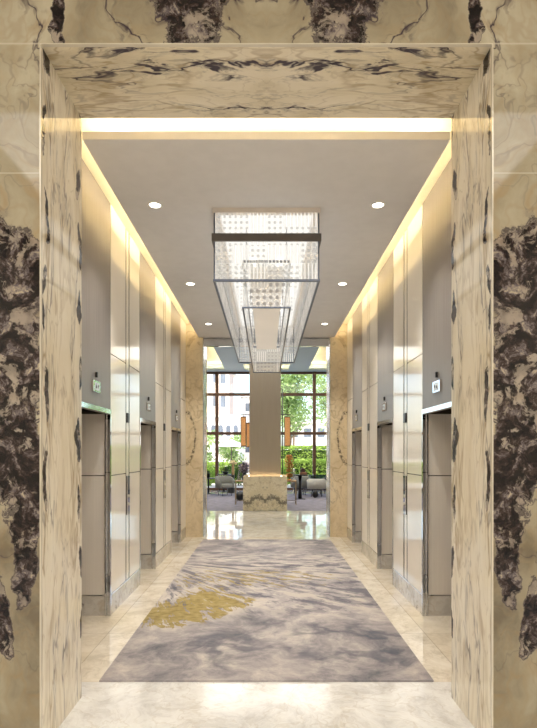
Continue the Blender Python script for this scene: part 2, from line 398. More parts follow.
# near portal: front wall, jambs, soffit
fw = MB()
fw.box(-6, -PX-.005, 2.99, 3.01, 0, 5.4); fw.box(PX+.005, 6, 2.99, 3.01, 0, 5.4); fw.box(-PX-.005, PX+.005, 2.99, 3.01, PZ+.004, 5.4)
struct('wall_front', fw, m_front, 'dark veined bookmatched marble wall framing the portal', 'wall')
core = MB(); core.box(-6, -PX-.02, 3.01, 3.62, 0, 5.4); core.box(PX+.02, 6, 3.01, 3.62, 0, 5.4); core.box(-PX-.02, PX+.02, 3.01, 3.62, PZ+.02, 5.4)
core.box(-PX-.4, -PX-.02, 3.62, 3.65, 0, 4.5); core.box(PX+.02, PX+.4, 3.62, 3.65, 0, 4.5); core.box(-PX-.02, PX+.02, 3.62, 3.65, PZ+.02, 4.5)
struct('wall_portal_core', core, m_plaster, 'cream plaster backing of the near marble portal', 'wall')
j = MB(); j.box(-PX-.02, -PX, 3.011, 3.65, 0, PZ); struct('trim_1', j, m_jamb, 'cream veined marble jamb lining left side of near portal', 'portal jamb')
j = MB(); j.box(PX, PX+.02, 3.011, 3.65, 0, PZ); struct('trim_2', j, m_jamb, 'cream veined marble jamb lining right side of near portal', 'portal jamb')
j = MB(); j.box(-PX-.02, PX+.02, 3.011, 3.65, PZ, PZ+.02); struct('trim_3', j, m_soffit, 'bookmatched veined marble soffit across top of near portal', 'portal soffit')
# thin bright arris strips on the portal edge
m_arris = plain('pale_polished_arris', lin(226, 218, 200), .15, .2, var=.03)
j = MB()
for sx in (-1, 1):
    a, b = sorted((sx*PX, sx*(PX+.005))); j.box(a, b, 2.987, 3.011, 0, PZ+.004)
j.box(-PX, PX, 2.987, 3.011, PZ, PZ+.004)
struct('trim_4', j, m_arris, 'thin pale edge strip round the portal opening', 'trim')

# foyer behind the camera
fo = MB(); fo.box(-4.2, -4, -5, 2.99, 0, 5.2); struct('wall_foyer_left', fo, m_plaster, 'cream foyer wall left of the camera', 'wall')
fo = MB(); fo.box(4, 4.2, -5, 2.99, 0, 5.2); struct('wall_foyer_right', fo, m_plaster, 'cream foyer wall right of the camera', 'wall')
fo = MB(); fo.box(-4.2, 4.2, -5.2, -5, 0, 5.2); struct('wall_back', fo, m_plaster, 'cream foyer wall behind the camera', 'wall')
struct('ceiling', MB().box(-6, 6, -5.2, 3.62, 5.4, 5.6), m_plaster, 'foyer ceiling above the portal', 'ceiling')
struct('ceiling', MB().box(-4.2, 4.2, -5.2, 2.9, 5.2, 5.38), m_plaster, 'lowered foyer ceiling behind the camera', 'ceiling')

# lift lobby ceiling
CX = 1.333
dc = MB().box(-CX, CX, 3.91, 10.6, CZ, CZ+.058)
struct('ceiling', dc, m_ceil, 'suspended warm grey ceiling panel over the lift lobby', 'ceiling')
uc = MB().box(-2.6, 2.6, 3.65, 10.75, TOP, TOP+.3); struct('ceiling', uc, m_cove, 'cream lit cove ceiling above the suspended panel', 'ceiling')

# side walls
for side, nm in ((-1, 'left'), (1, 'right')):
    back = MB()
    def bx(mb, a, b, y0, y1, z0, z1):
        p, q = sorted((side*a, side*b)); mb.box(p, q, y0, y1, z0, z1)
    for (a, b) in segs: bx(back, WX+.02, WX+DEP, a, b, 0, TOP)
    bx(back, WX+DEP+.06, WX+DEP+.6, 3.65, 10.6, 0, TOP+.3)
    root = struct('wall_'+nm, back, m_line, 'cream glazed panel wall with dark joints on the '+nm, 'wall')
    pt = []
    for si, (a, b) in enumerate(segs):
        ends = [(a, b)]
        if si in (1, 2):
            c0 = a+(b-a)*.47; ends = [(a, c0), (c0+.17, b)]
        for (p, q) in ends:
            for (z0, z1) in ((.215, 1.415), (1.425, 2.655), (2.665, TOP)):
                mb = MB(); bx(mb, WX, WX+.02, p+.006, q-.006, z0, z1)
                mb.build('wall_panel', m_panel, root)
        if si in (1, 2):
            mb = MB(); bx(mb, WX+.002, WX+.02, c0+.034, c0+.136, .215, TOP); mb.build('channel_strip', m_panel, root)
            for (p, q) in ((c0+.006, c0+.024), (c0+.146, c0+.164)):
                mb = MB(); bx(mb, WX+.001, WX+.02, p, q, .215, TOP); mb.build('channel_rail', m_bronze, root)
        mb = MB(); bx(mb, WX-.002, WX+.02, a, b, .2, .212); mb.build('skirting_rail', m_chrome, root)
    bb = MB()
    for (a, b) in segs: bx(bb, WX-.002, WX+.02, a, b, 0, .2)
    struct('baseboard_'+nm, bb, m_skirt_s, 'pale grey marble baseboard along the '+nm+' lift wall', 'baseboard')

# ------------------------------------------------------------------ elevators
m_arrow = emitter('lantern_arrow_glow', (1, .97, .9), 1.6)
m_frost = plain('frosted_lantern_face', lin(214, 218, 222), .3, .2, var=.1, vs=60)
order = ['nearest', 'middle', 'farthest']
def make_elevator(side, oi):
    y0, y1 = openings[oi]; sd = 'left' if side < 0 else 'right'
    lab = {0: 'elevator doorway on the %s wall nearest the marble portal, taupe steel header above',
           1: 'middle elevator doorway on the %s wall between two cream panels',
           2: 'farthest elevator doorway on the %s wall beside the distant marble pier'}[oi] % sd
    t = thing('elevator_entrance', lab, 'elevator', (side*WX, (y0+y1)/2, 0), 'elevator doorways along the lobby')
    hw = (y1-y0)/2
    def bx(mb, a, b, p, q, z0, z1, ch=0):
        u, v = sorted((side*a, side*b)); return mb.box(u, v, p, q, z0, z1)
    bx(MB(), 0, DEP, -hw+.004, hw-.004, HH, TOP).build('header_panel', m_header, t)
    for s in (-1, 1):
        e = s*hw
        mb = MB(); p, q = sorted((e, e+s*-.003)); 
        for (z0, z1) in ((.212, 1.415), (1.425, HH-.045)):
            p, q = sorted((e, e-s*.012)); bx(mb, .055, DEP, p, q, z0, z1)
        mb.build('reveal_panel', m_reveal, t)
        p, q = sorted((e, e-s*.016)); bx(MB(), .05, DEP, p, q, 0, .2).build('skirting_block', m_skirt, t)
        p, q = sorted((e, e-s*.018)); bx(MB(), .05, DEP, p, q, .2, .212).build('skirting_rail', m_chrome, t)
        mb = MB(); p, q = sorted((e, e-s*.03)); bx(mb, -.006, .02, p, q, 0, HH); bx(mb, .034, .05, p, q, 0, HH)
        p, q = sorted((e, e-s*.018)); bx(mb, .02, .034, p, q, 0, HH)
        mb.build('mirror_jamb', m_mirror, t)
    mb = MB(); bx(mb, -.006, .05, -hw+.03, hw-.03, HH-.045, HH); bx(mb, .05, .33, -hw+.03, hw-.03, HH-.012, HH)
    mb.build('chrome_lintel', m_chrome, t)
    for s in (-1, 1):
        p, q = sorted((0.002*s, s*(hw+.0))); bx(MB(), DEP-.03, DEP-.002, p, q, .012, HH-.012).build('door', m_doorst, t)
    bx(MB(), .31, DEP, -hw+.02, hw-.02, 0, .006).build('door_sill', m_chrome, t)
    # hall lantern
    zc = 2.265
    lan = bx(MB(), -.014, 0, -.105, .105, zc-.055, zc+.055).build('lantern_plate', m_chrome, t, bevel=.004)
    bx(MB(), -.017, -.014, -.06, .06, zc-.035, zc+.035).build('lantern_face', m_frost, lan)
    a = MB(); xx = side*-.0185
    for (cy, d) in ((-.028, 1), (.028, -1)):
        i = a.addv([(xx, cy-.02, zc-.016*d), (xx, cy+.02, zc-.016*d), (xx, cy, zc+.02*d)]); a.face((i, i+1, i+2))
    a.build('lantern_arrow', m_line, lan)
    bx(MB(), -.02, 0, -.012, .012, zc+.085, zc+.135).build('position_sensor', m_black, t, bevel=.003)
    return t
for side in (-1, 1):
    for oi in range(3): make_elevator(side, oi)

# call stations in the channels
def call_station(side, si):
    a, b = segs[si]; c0 = a+(b-a)*.47; yc = c0+.085; sd = 'left' if side < 0 else 'right'
    t = thing('call_station', 'slim chrome elevator call panel with two buttons on the %s wall %s' % (sd, 'nearer the camera' if si == 1 else 'farther from the camera'),
              'call panel', (side*WX, yc, 1.17), 'elevator call panels')
    def bx(a, b, p, q, z0, z1):
        u, v = sorted((side*a, side*b)); return MB().box(u, v, p, q, z0, z1)
    bx(-.012, .008, -.054, .054, -.22, .22).build('face_plate', m_mirror, t, bevel=.003)
    bx(-.014, -.012, -.04, .04, .06, .2).build('display', m_black, t)
    for z in (-.01, -.1):
        u = t; M = Matrix.Rotation(PI/2, 4, 'Y')
        MB().lathe([(.018, -.006), (.018, .006)], (0, 0, 0), 16, Matrix.Translation((side*-.014, 0, z)) @ M).build('call_button', m_arris, t)
    o = bx(-.012, .008, -.05, .05, -.055, .055).build('indicator_plate', m_black, None, bevel=.003, loc=(side*WX, yc, 2.05))
    tag(o, 'small dark plate high in the %s wall channel %s' % (sd, 'nearer the camera' if si == 1 else 'farther from the camera'), 'wall plate', 'small plates above the call panels')
for side in (-1, 1):
    for si in (1, 2): call_station(side, si)

# ------------------------------------------------------------------ far portal + lounge shell
k = 5
for side, nm in ((-1, 'left'), (1, 'right')):
    u, v = sorted((side*1.25, side*2.3))
    p = struct('wall_far_'+nm, MB().box(u, v, 10.6, 10.75, 0, TOP), m_farmarble, 'honey coloured marble pier at the far end on the '+nm, 'wall')
    for kk in range(1):
        # dark bookmatched arc vein running down the pier's panel
        pass
    u, v = sorted((side*1.25, side*1.6)); struct('wall_far_return_'+nm, MB().box(u+.004, v+.004, 10.75, 11.3, 0, 5.3), m_farmarble, 'marble return of the far pier on the '+nm, 'wall')
    u, v = sorted((side*1.24, side*1.2505)); struct('trim_%d' % k, MB().box(u, v, 10.64, 11.05, 0, 3.76), m_lining, 'mirror steel lining of the far opening on the '+nm, 'trim'); k += 1
struct('wall_far_header', MB().box(-2.3, 2.3, 10.62, 11.3, CZ, 5.3), m_ceil, 'painted header over the far opening', 'wall')
struct('trim_7', MB().box(-1.24, 1.24, 10.66, 10.74, 3.76, CZ-.004), m_chrome, 'reflective steel transom across the far opening', 'trim')
for side in (-1, 1):
    u, v = sorted((side*1.6, side*7.5)); struct('wall_lounge_%s' % ('left' if side < 0 else 'right'), MB().box(u, v, 11.1, 11.3, 0, 5.3), m_plaster, 'cream lounge wall beside the far opening on the %s' % ('left' if side < 0 else 'right'), 'wall')
    u, v = sorted((side*7.5, side*7.7)); struct('wall_%s_lounge_side' % ('left' if side < 0 else 'right'), MB().box(u, v, 11.1, 24.1, 0, 5.6), m_plaster, 'cream side wall of the lounge on the %s' % ('left' if side < 0 else 'right'), 'wall')
m_lceil = plain('lounge_blue_grey_ceiling', lin(160, 176, 190), .5, var=.02)
LZ = 5.25
lc = MB()
cof = [(-5, -1.8, 14, 23.3), (-.95, .95, 21.9, 23.3), (1.8, 5, 14, 23.3)]
lc.box(-7.6, 7.6, 11.3, 14, LZ, LZ+.07); lc.box(-7.6, 7.6, 23.3, 24.1, LZ, LZ+.07)
lc.box(-7.6, -5, 14, 23.3, LZ, LZ+.07); lc.box(5, 7.6, 14, 23.3, LZ, LZ+.07)
lc.box(-1.8, -.95, 14, 23.3, LZ, LZ+.07); lc.box(.95, 1.8, 14, 23.3, LZ, LZ+.07); lc.box(-.95, .95, 14, 21.9, LZ, LZ+.07)
struct('ceiling', lc, m_lceil, 'blue grey lounge ceiling with coffers', 'ceiling')
struct('ceiling', MB().box(-7.7, 7.7, 11.0, 24.2, LZ+.34, LZ+.8), m_cove, 'lit coffer top of the lounge ceiling', 'ceiling')
hull = MB(); hull.box(-7.7, 7.7, 24.1, 24.2, LZ, LZ+.8); hull.box(-7.7, 7.7, 11.0, 11.3, 5.3, LZ+.8)
struct('wall_lounge_head', hull, m_lceil, 'pale blue head beam above the lounge window', 'wall')
m_led = emitter('warm_led_strip', (1.0, .88, .66), 38.0)
m_led_l = emitter('warm_coffer_led_strip', (1.0, .84, .55), 34.0)
def led(name, mb, mat, label): return tag(mb.build(name, mat), label, 'led strip')
led('cove_light_strip', MB().box(-1.22, -1.19, 4.0, 10.5, CZ+.06, CZ+.075), m_led, 'warm light strip hidden in the left ceiling cove')
led('cove_light_strip', MB().box(1.19, 1.22, 4.0, 10.5, CZ+.06, CZ+.075), m_led, 'warm light strip hidden in the right ceiling cove')
led('cove_light_strip', MB().box(-1.15, .95, 4.02, 4.05, CZ+.06, CZ+.075), m_led, 'warm light strip in the cove above the near ceiling edge')
for (a, b, c, d) in cof:
    s = .06
    mb = MB(); z = LZ+.08
    mb.box(a-.12, b+.12, d+.28, d+.34, z, z+.02); mb.box(a-.22, a-.16, c, d+.08, z, z+.02); mb.box(b+.16, b+.22, c, d+.08, z, z+.02)
    led('coffer_light_strip', mb, m_led_l, 'warm light strip round the %s lounge ceiling coffer' % ('left' if a < -2 else 'right' if a > 1 else 'central'))

# windows
m_frame = plain('dark_bronze_window_frame', lin(96, 70, 56), .4, .3, var=.06)
mulx = [-7.5, -2.2, 2.12, 7.5]
for i in range(3):
    a, b = mulx[i], mulx[i+1]
    mb = MB()
    for z in (.04, 2.52, 4.25, 5.22): mb.box(a, b, 23.96, 24.06, z-.065 if z > .1 else 0, z+.065 if z < 5 else z+.03)
    root = struct('window_%d' % (i+1), mb, m_frame, '%s bay of the tall lounge window with bronze transoms' % ['left', 'central', 'right'][i], 'window')
    pn = MB(); pn.quad((a, 24.0, .06), (b, 24.0, .06), (b, 24.0, 5.2), (a, 24.0, 5.2)); pn.build('pane', m_glass, root)
for i, xx in enumerate(mulx[1:3]):
    struct('trim_%d' % (8+i), MB().box(xx-.07, xx+.07, 23.88, 24.1, 0, 5.25), m_frame, '%s thick bronze window mullion' % ['left', 'right'][i], 'mullion')

# column + pedestal
t = thing('column', 'square taupe column on a veined marble pedestal behind the chandelier', 'column', (-.04, 15.4, 0))
ped = MB().box(-.627, .627, 0, 1.254, 0, .95).build('pedestal', m_ped, t, bevel=.006)
mb = MB(); mb.box(-.627, .627, 0, .02, .95, .985); mb.box(-.627, .627, 1.234, 1.254, .95, .985); mb.box(-.627, -.607, .02, 1.234, .95, .985); mb.box(.607, .627, .02, 1.234, .95, .985); mb.build('pedestal_lip', m_ped, t)
MB().box(-.455, .455, .2, 1.05, .95, 5.25).build('shaft', m_column, t, bevel=.004)
mb = MB(); mb.box(-.5, .5, .14, .16, 0.95, .96); mb.box(-.5, -.48, .16, 1.1, 0.95, .96); mb.box(.48, .5, .16, 1.1, 0.95, .96)
mb.build('uplight_strip', emitter('pedestal_uplight', (1, .72, .40), 14.0), t)

# ------------------------------------------------------------------ rug
rg = MB().box(-1.205, 1.205, 3.89, 10.24, 0.0, .012); tag(rg.build('area_rug', m_rug), 'long grey and mauve abstract rug with gold brush strokes on the marble floor', 'rug')

# ------------------------------------------------------------------ downlights
m_lamp = emitter('downlight_lamp_glow', (1, .93, .8), 9.0)
m_ring = plain('white_downlight_ring', lin(240, 238, 232), .4, var=.02)
def downlight(x, y, label):
    t = thing('recessed_downlight', label, 'ceiling light', (x, y, CZ), 'recessed downlights in the lobby ceiling')
    MB().lathe([(.052, -.0005), (.052, -.006), (.068, -.006), (.070, -.0005)], n=24).build('trim_ring', m_ring, t)
    MB().lathe([(.050, -.0008), (.050, -.003)], n=24).build('lamp', m_lamp, t)
    l = bpy.data.lights.new('downlight_beam', 'SPOT'); l.energy = 130; l.color = (1, .93, .83); l.spot_size = 1.75; l.spot_blend = .9; l.shadow_soft_size = .05
    o = bpy.data.objects.new('downlight_beam', l); COL.objects.link(o); o.parent = t; o.location = (0, 0, -.02)
for side in (-1, 1):
    for y, w in ((4.94, 'nearest the marble portal'), (7.24, 'halfway along the ceiling'), (9.49, 'at the far end of the ceiling')):
        downlight(side*1.02, y, 'round recessed downlight %s, %s of the chandelier' % (w, 'left' if side < 0 else 'right'))

# ------------------------------------------------------------------ chandelier
m_eo = etched('etched_crystal_front', 'x', emis=1.0)
m_es = etched('etched_crystal_side', 'y', emis=.9)
m_ei = etched('etched_crystal_inner_front', 'x', .062, emis=.42, base_alpha=.38, u0=.01, dotdark=True)
m_eis = etched('etched_crystal_inner_side', 'y', .045, emis=.35, base_alpha=.3)
m_rim = plain('chandelier_steel_rim', lin(96, 102, 116), .3, .8, var=.05)
m_band = plain('chandelier_bronze_band', lin(104, 100, 98), .4, .5, var=.04)
m_topf = plain('chandelier_pale_top_frame', lin(226, 218, 210), .45, .0, var=.03)
ch = thing('chandelier', 'long rectangular two-tier etched crystal chandelier hanging from the lobby ceiling', 'chandelier', (0, 7.28, CZ))
def loop(hx, y0, y1, z0, z1, w):
    mb = MB(); mb.box(-hx, hx, y0, y0+w, z0, z1); mb.box(-hx, hx, y1-w, y1, z0, z1)
    mb.box(-hx, -hx+w, y0+w, y1-w, z0, z1); mb.box(hx-w, hx, y0+w, y1-w, z0, z1); return mb
OY0, OY1, OH, OXH = 5.0-7.28, 9.56-7.28, 3.24-CZ, .495
loop(OXH+.005, OY0-.005, OY1+.005, -.045, 0, .06).build('top_frame', m_topf, ch)
loop(OXH+.012, OY0-.012, OY1+.012, 3.61-CZ, 3.68-CZ, .02).build('band', m_band, ch)
loop(OXH, OY0, OY1, OH, OH+.02, .022).build('outer_rim', m_rim, ch)
for sx in (-1, 1):
    for yy in (OY0+.011, OY1-.011): MB().box(sx*(OXH-.011)-.006, sx*(OXH-.011)+.006, yy-.006, yy+.006, OH+.02, -.045).build('corner_post', m_rim, ch)
def pane_x(name, x0, x1, y, z0, z1, mat):
    MB().quad((x0, y, z0), (x1, y, z0), (x1, y, z1), (x0, y, z1)).build(name, mat, ch)
def pane_y(name, x, y0, y1, z0, z1, mat):
    MB().quad((x, y0, z0), (x, y1, z0), (x, y1, z1), (x, y0, z1)).build(name, mat, ch)
for y in (OY0+.012, OY1-.012): pane_x('crystal_end_panel', -OXH+.02, OXH-.02, y, OH+.02, -.045, m_eo)
for x in (-OXH+.012, OXH-.012): pane_y('crystal_side_panel', x, OY0+.02, OY1-.02, OH+.02, -.045, m_es)
IY0, IY1, IH, IXH, IT = 5.18-7.28, 9.38-7.28, 3.04-CZ, .235, 3.48-CZ
loop(IXH, IY0, IY1, IH, IH+.014, .016).build('inner_rim', m_rim, ch)
loop(IXH, IY0, IY1, IT, IT+.02, .016).build('inner_top_rim', m_rim, ch)
for y in (IY0+.008, IY1-.008): pane_x('inner_crystal_end_panel', -IXH+.01, IXH-.01, y, IH+.014, IT, m_ei)
for x in (-IXH+.008, IXH-.008): pane_y('inner_crystal_side_panel', x, IY0+.01, IY1-.01, IH+.014, IT, m_eis)
m_diff = plain('chandelier_diffuser', lin(196, 184, 168), .5, var=.03, vs=2, emit=(1, .90, .76), es=.28)
MB().box(-.17, .17, IY0+.06, IY1-.05, 3.44-CZ, 3.455-CZ).build('diffuser', m_diff, ch)
for sx in (-1, 1):
    for yy in (-1.9, -.65, .65, 1.9): MB().tube([(sx*.2, yy, IT+.02), (sx*.2, yy, -.01)], .005, 6).build('suspension_rod', m_rim, ch)
# inner crystal fins between the tiers
for sx in (-1, 1):
    pane_y('crystal_fin', sx*.36, OY0+.15, OY1-.15, OH+.12, -.05, m_es)
for y in (-1.0, 0, 1.0): pane_x('crystal_cross_panel', -.36, .36, y, -.36, -.05, m_eo)
m_tube = emitter('chandelier_light_tube', (1, .95, .88), 1.6)
for sx in (-1, 1):
    for yy in (-1.5, 0, 1.5): MB().box(sx*.13-.03, sx*.13+.03, yy-.6, yy+.4, IT+.03, IT+.05).build('light_tube', m_tube, ch)
m_plate = emitter('chandelier_fill_glow', (1, .96, .90), .85)  # added hidden glowing sheet that backlights the crystal from above
MB().box(-.43, .43, OY0+.08, OY1-.08, -.03, -.012).build('fill_plate', m_plate, ch)

# ------------------------------------------------------------------ copper lanterns + stand behind the column
m_copper = None
def copper_mat():
    n = NT('copper_mesh'); x, y, z = n.sep(n.obj())
    a = n.math('ABSOLUTE', n.sub(n.math('FRACT', n.mul(n.add(n.add(x, y), z), 30)), .5)); b = n.math('ABSOLUTE', n.sub(n.math('FRACT', n.mul(n.sub(n.add(x, y), z), 30)), .5))
    g = n.smooth(n.math('MINIMUM', a, b), .08, .16, 1, 0)
    c = n.mix(g, lin(222, 168, 108), lin(156, 96, 50))
    p = n.principled(Base_Color=c, Roughness=.4, Metallic=.4); p.inputs['Emission Color'].default_value = (1, .52, .22, 1); p.inputs['Emission Strength'].default_value = .22
    return n.finish(p)
m_copper = copper_mat()
st = thing('lantern_stand', 'thin black metal stand holding copper lanterns behind the column', 'stand', (0, 16.9, 0))
for x in (-.42, .495):
    MB().tube([(x, 0, .02), (x, 0, 3.66 if x > 0 else 2.85)], .016, 8).build('post', m_black, st)
    MB().lathe([(.13, 0), (.13, .015), (.02, .03)], (x, 0, 0), 20).build('foot', m_black, st)
MB().tube([(-.82, 0, 2.85), (.76, 0, 2.85)], .014, 8).build('arm', m_black, st)
MB().tube([(-.54, .0, 2.85), (-.54, .3, 2.85)], .012, 8).build('arm', m_black, st)
def lantern(x, y, zt, h, w, label):
    t = thing('copper_lantern', label, 'lantern', (x, y, zt), 'copper lanterns behind the column')
    MB().box(-w/2, w/2, -w/2, w/2, -h, 0).build('mesh_shade', m_copper, t, bevel=.004)
    mb = MB()
    for (a, b) in ((-1, -1), (1, -1), (1, 1), (-1, 1)): mb.box(a*w/2-.006, a*w/2+.006, b*w/2-.006, b*w/2+.006, -h-.01, .01)
    mb.build('frame', m_bronze, t)
    MB().box(-w/2-.008, w/2+.008, -w/2-.008, w/2+.008, -.02, .012).build('end_cap', m_bronze, t)
    MB().box(-w/2-.008, w/2+.008, -w/2-.008, w/2+.008, -h-.012, -h+.02).build('end_cap', m_bronze, t)
    MB().tube([(0, 0, .012), (0, 0, 2.845-zt)], .006, 6).build('hanger', m_black, t)
lantern(-.72, 16.9, 2.78, .92, .15, 'tall copper mesh lantern left of the column, outermost of the pair')
lantern(-.57, 17.2, 2.60, .76, .13, 'shorter copper mesh lantern left of the column, partly behind its shaft')
lantern(.65, 16.9, 2.78, .92, .17, 'tall copper mesh lantern hanging right of the column')

# ------------------------------------------------------------------ lounge furniture
def px(pxx, Y): return (pxx-266.5)*Y/F
def pz(pyy, Y): return CH-(pyy-453)*Y/F
m_grey = plain('grey_upholstery', lin(128, 130, 126), .9, var=.08, vs=30)
m_lgrey = plain('pale_grey_upholstery', lin(186, 186, 180), .9, var=.06, vs=30)
m_cgrey = plain('charcoal_upholstery', lin(70, 74, 80), .9, var=.1, vs=30)
m_wood = plain('light_oak', lin(168, 138, 100), .45, var=.14, vs=12)
m_gold = plain('antique_gold', lin(176, 124, 60), .28, .85, var=.3, vs=20)
m_brass = plain('satin_brass_leg', lin(150, 136, 116), .3, .8, var=.05)
def tub_chair(loc, rz, label, mat, hs=1.0, group='lounge tub chairs'):
    t = thing('lounge_chair', label, 'chair', loc, group, rz)
    MB().lathe([(.02, .30), (.27, .30), (.30, .33), (.30, .42), (.26, .46), (.02, .47)], (0, 0, 0), 24).build('seat', mat, t)
    mb = MB(); n = 22; prev = None
    for k in range(n+1):                                     # wrap-round back, open at +x
        a = math.radians(52+256*k/n); h = .80 if 0 else (.60+.16*min(1, max(0, .5-math.cos(a))))*hs
        ri, ro = .28, .36
        c, d = math.cos(a), math.sin(a)
        i = mb.addv([(ri*c, ri*d, .30), (ro*c, ro*d, .30), (ro*1.06*c, ro*1.06*d, h-.03), (.32*1.06*c, .32*1.06*d, h), (ri*1.06*c, ri*1.06*d, h-.03)])
        if prev is not None:
            for q in range(5): mb.face((prev+q, prev+(q+1) % 5, i+(q+1) % 5, i+q), True)
        else: mb.face([i+q for q in range(5)])
        prev = i
    mb.face([prev+q for q in range(5)][::-1]); mb.build('backrest', mat, t)
    for a in (45, 135, 225, 315):
        c, d = math.cos(math.radians(a)), math.sin(math.radians(a))
        MB().tube([(.22*c, .22*d, .31), (.27*c, .27*d, 0)], .017, 8, .010).build('leg', m_black, t)
    return t
tub_chair((px(224.5, 20.7), 20.9, 0), math.radians(-60), 'grey tub armchair on black legs left of the column', m_grey)
tub_chair((px(300, 21.2), 21.3, 0), math.radians(100), 'grey tub armchair behind the right console table', m_grey)
tub_chair((px(317, 20.4), 20.5, 0), math.radians(80), 'pale grey tub armchair farthest right in the lounge', m_lgrey, .9)
tub_chair((px(327, 21.5), 21.6, 0), math.radians(150), 'charcoal tub armchair half hidden by the right pier', m_cgrey)

def pedestal_table(loc, r, h, label, name='side_table'):
    t = thing(name, label, 'table', loc, 'dark lounge side tables')
    MB().lathe([(r*.97, h-.03), (r, h-.025), (r, h-.004), (r*.97, h)], n=28).build('table_top', m_black, t)
    MB().lathe([(.035, .02), (.03, h-.03)], n=14).build('stem', m_black, t)
    MB().lathe([(r*.6, 0), (r*.6, .012), (.04, .025)], n=24).build('base', m_black, t)
    return t
def drum_table(loc, r, h, label):
    t = thing('drum_table', label, 'table', loc)
    MB().lathe([(r*.9, 0), (r, .03), (r, h-.04), (r*.96, h-.012)], n=26).build('drum', m_black, t)
    MB().lathe([(r*1.03, h-.012), (r*1.03, h)], n=26).build('table_top', m_black, t)
    return t
Yd = 22.4
drum_table((px(231, Yd), Yd, 0), .15, pz(475, Yd), 'black drum side table behind the left grey armchair')
v = thing('wooden_vase', 'tan wooden vase of dried cream blooms on the black drum table', 'vase', (px(233, Yd), Yd, pz(475, Yd)))
MB().lathe([(.05, 0), (.062, .02), (.055, .2), (.05, .42), (.056, .44)], n=18).build('vase_body', m_wood, v)
m_dry = plain('dried_cream_blooms', lin(222, 206, 164), .8, var=.15, vs=30)
mb = MB()
for i in range(14):
    a = random.uniform(0, 6.28); r = random.uniform(.03, .16); mb.blob((r*math.cos(a), r*math.sin(a), .52+random.uniform(-.05, .07)), (.05, .05, .035), 8, 5, .3, i)
    mb.tube([(0, 0, .42), (r*math.cos(a), r*math.sin(a), .5)], .004, 4)
mb.build('dried_flowers', m_dry, v)
pedestal_table((px(224, 23), 23.0, 0), .3, pz(474, 23), 'dark round table by the window left of the wooden vase')
b = thing('plant_bowl', 'dark bowl of succulents on the round window table at left', 'plant', (px(225.5, 23), 23.0, pz(474, 23)))
MB().lathe([(.07, 0), (.13, .04), (.16, .1), (.15, .1)], n=20).build('bowl', m_black, b)
m_dkleaf = plain('dark_foliage', lin(44, 58, 36), .6, var=.4, vs=20)
MB().leaves((0, 0, .15), (.17, .15, .13), 220, .035, .2).build('foliage', m_dkleaf, b)
pedestal_table((px(208.5, 21.8), 21.8, 0), .27, pz(478, 21.8), 'dark round side table at left edge of the far opening')
p_ = thing('planter', 'black tapered pot on the side table at the left edge', 'pot', (px(208, 21.8), 21.8, pz(478, 21.8)))
MB().lathe([(.06, 0), (.09, .16), (.095, .17), (.08, .17)], n=20).build('pot', m_black, p_)
MB().leaves((0, 0, .22), (.1, .1, .08), 120, .03, .2).build('foliage', m_dkleaf, p_)

def console(x0, x1, Y, label, top_mat, wd=.42):
    t = thing('console_table', label, 'table', ((x0+x1)/2, Y, 0), 'console tables flanking the pedestal')
    hw = (x1-x0)/2; h = pz(480.5, Y)
    MB().box(-hw, hw, 0, wd, h-.04, h).build('table_top', top_mat, t, bevel=.004)
    for sx in (-1, 1):
        for yy in (.012, wd-.012):
            MB().box(sx*(hw-.012)-.011, sx*(hw-.012)+.011, yy-.011, yy+.011, 0, h-.04).build('leg', m_brass, t)
    mb = MB()
    for sx in (-1, 1): mb.box(sx*(hw-.012)-.009, sx*(hw-.012)+.009, .023, wd-.023, .10, .118)
    mb.box(-hw+.02, hw-.02, wd-.02, wd-.004, .10, .118)
    mb.build('stretcher', m_brass, t)
    return h
Yc = 17.2
hL = console(px(235, Yc), px(235, Yc)+.75, Yc, 'oak topped console table with slim legs left of the pedestal', m_wood)
hR = console(px(296.5, Yc)-.75, px(296.5, Yc), Yc, 'oak topped console table with slim legs right of the pedestal', m_wood)
v = thing('glass_vase', 'small smoky glass vase at the left end of left console', 'vase', (px(238.5, Yc), Yc+.2, hL))
MB().lathe([(.035, 0), (.045, .05), (.04, .2), (.03, .27), (.034, .28)], n=18).build('vase_body', m_vase_glass, v)
v = thing('flower_vase', 'dark vase of purple and white blooms on the left console', 'vase', (px(244, Yc), Yc+.22, hL))
MB().lathe([(.05, 0), (.085, .06), (.09, .14), (.05, .22), (.06, .24)], n=20).build('vase_body', m_cgrey, v)
def bloom_mat():
    n = NT('purple_white_blooms'); f = n.noise(n.obj(), 16, 2)
    c = n.ramp(f, [(.40, lin(40, 54, 44)), (.47, lin(96, 84, 128)), (.54, lin(150, 130, 160)), (.60, lin(214, 206, 206)), (.68, lin(150, 90, 70))])
    return n.finish(n.principled(Base_Color=c, Roughness=.7))
MB().leaves((0, 0, .40), (.2, .16, .21), 420, .04, .1).build('blooms', bloom_mat(), v)
tag(MB().blob((0, 0, .17), (.17, .17, .17), 18, 10, .04).build('floor_pouf', m_black, loc=(px(240, 18.4), 18.6, 0)), 'round black pouf on the carpet beneath the left console', 'pouf')
tag(MB().blob((0, 0, .14), (.12, .12, .15), 18, 10, .15, 5).build('black_handbag', m_black, loc=(px(315.5, 19.8), 19.9, 0)), 'black bag on the carpet in front of pale grey armchair', 'bag')
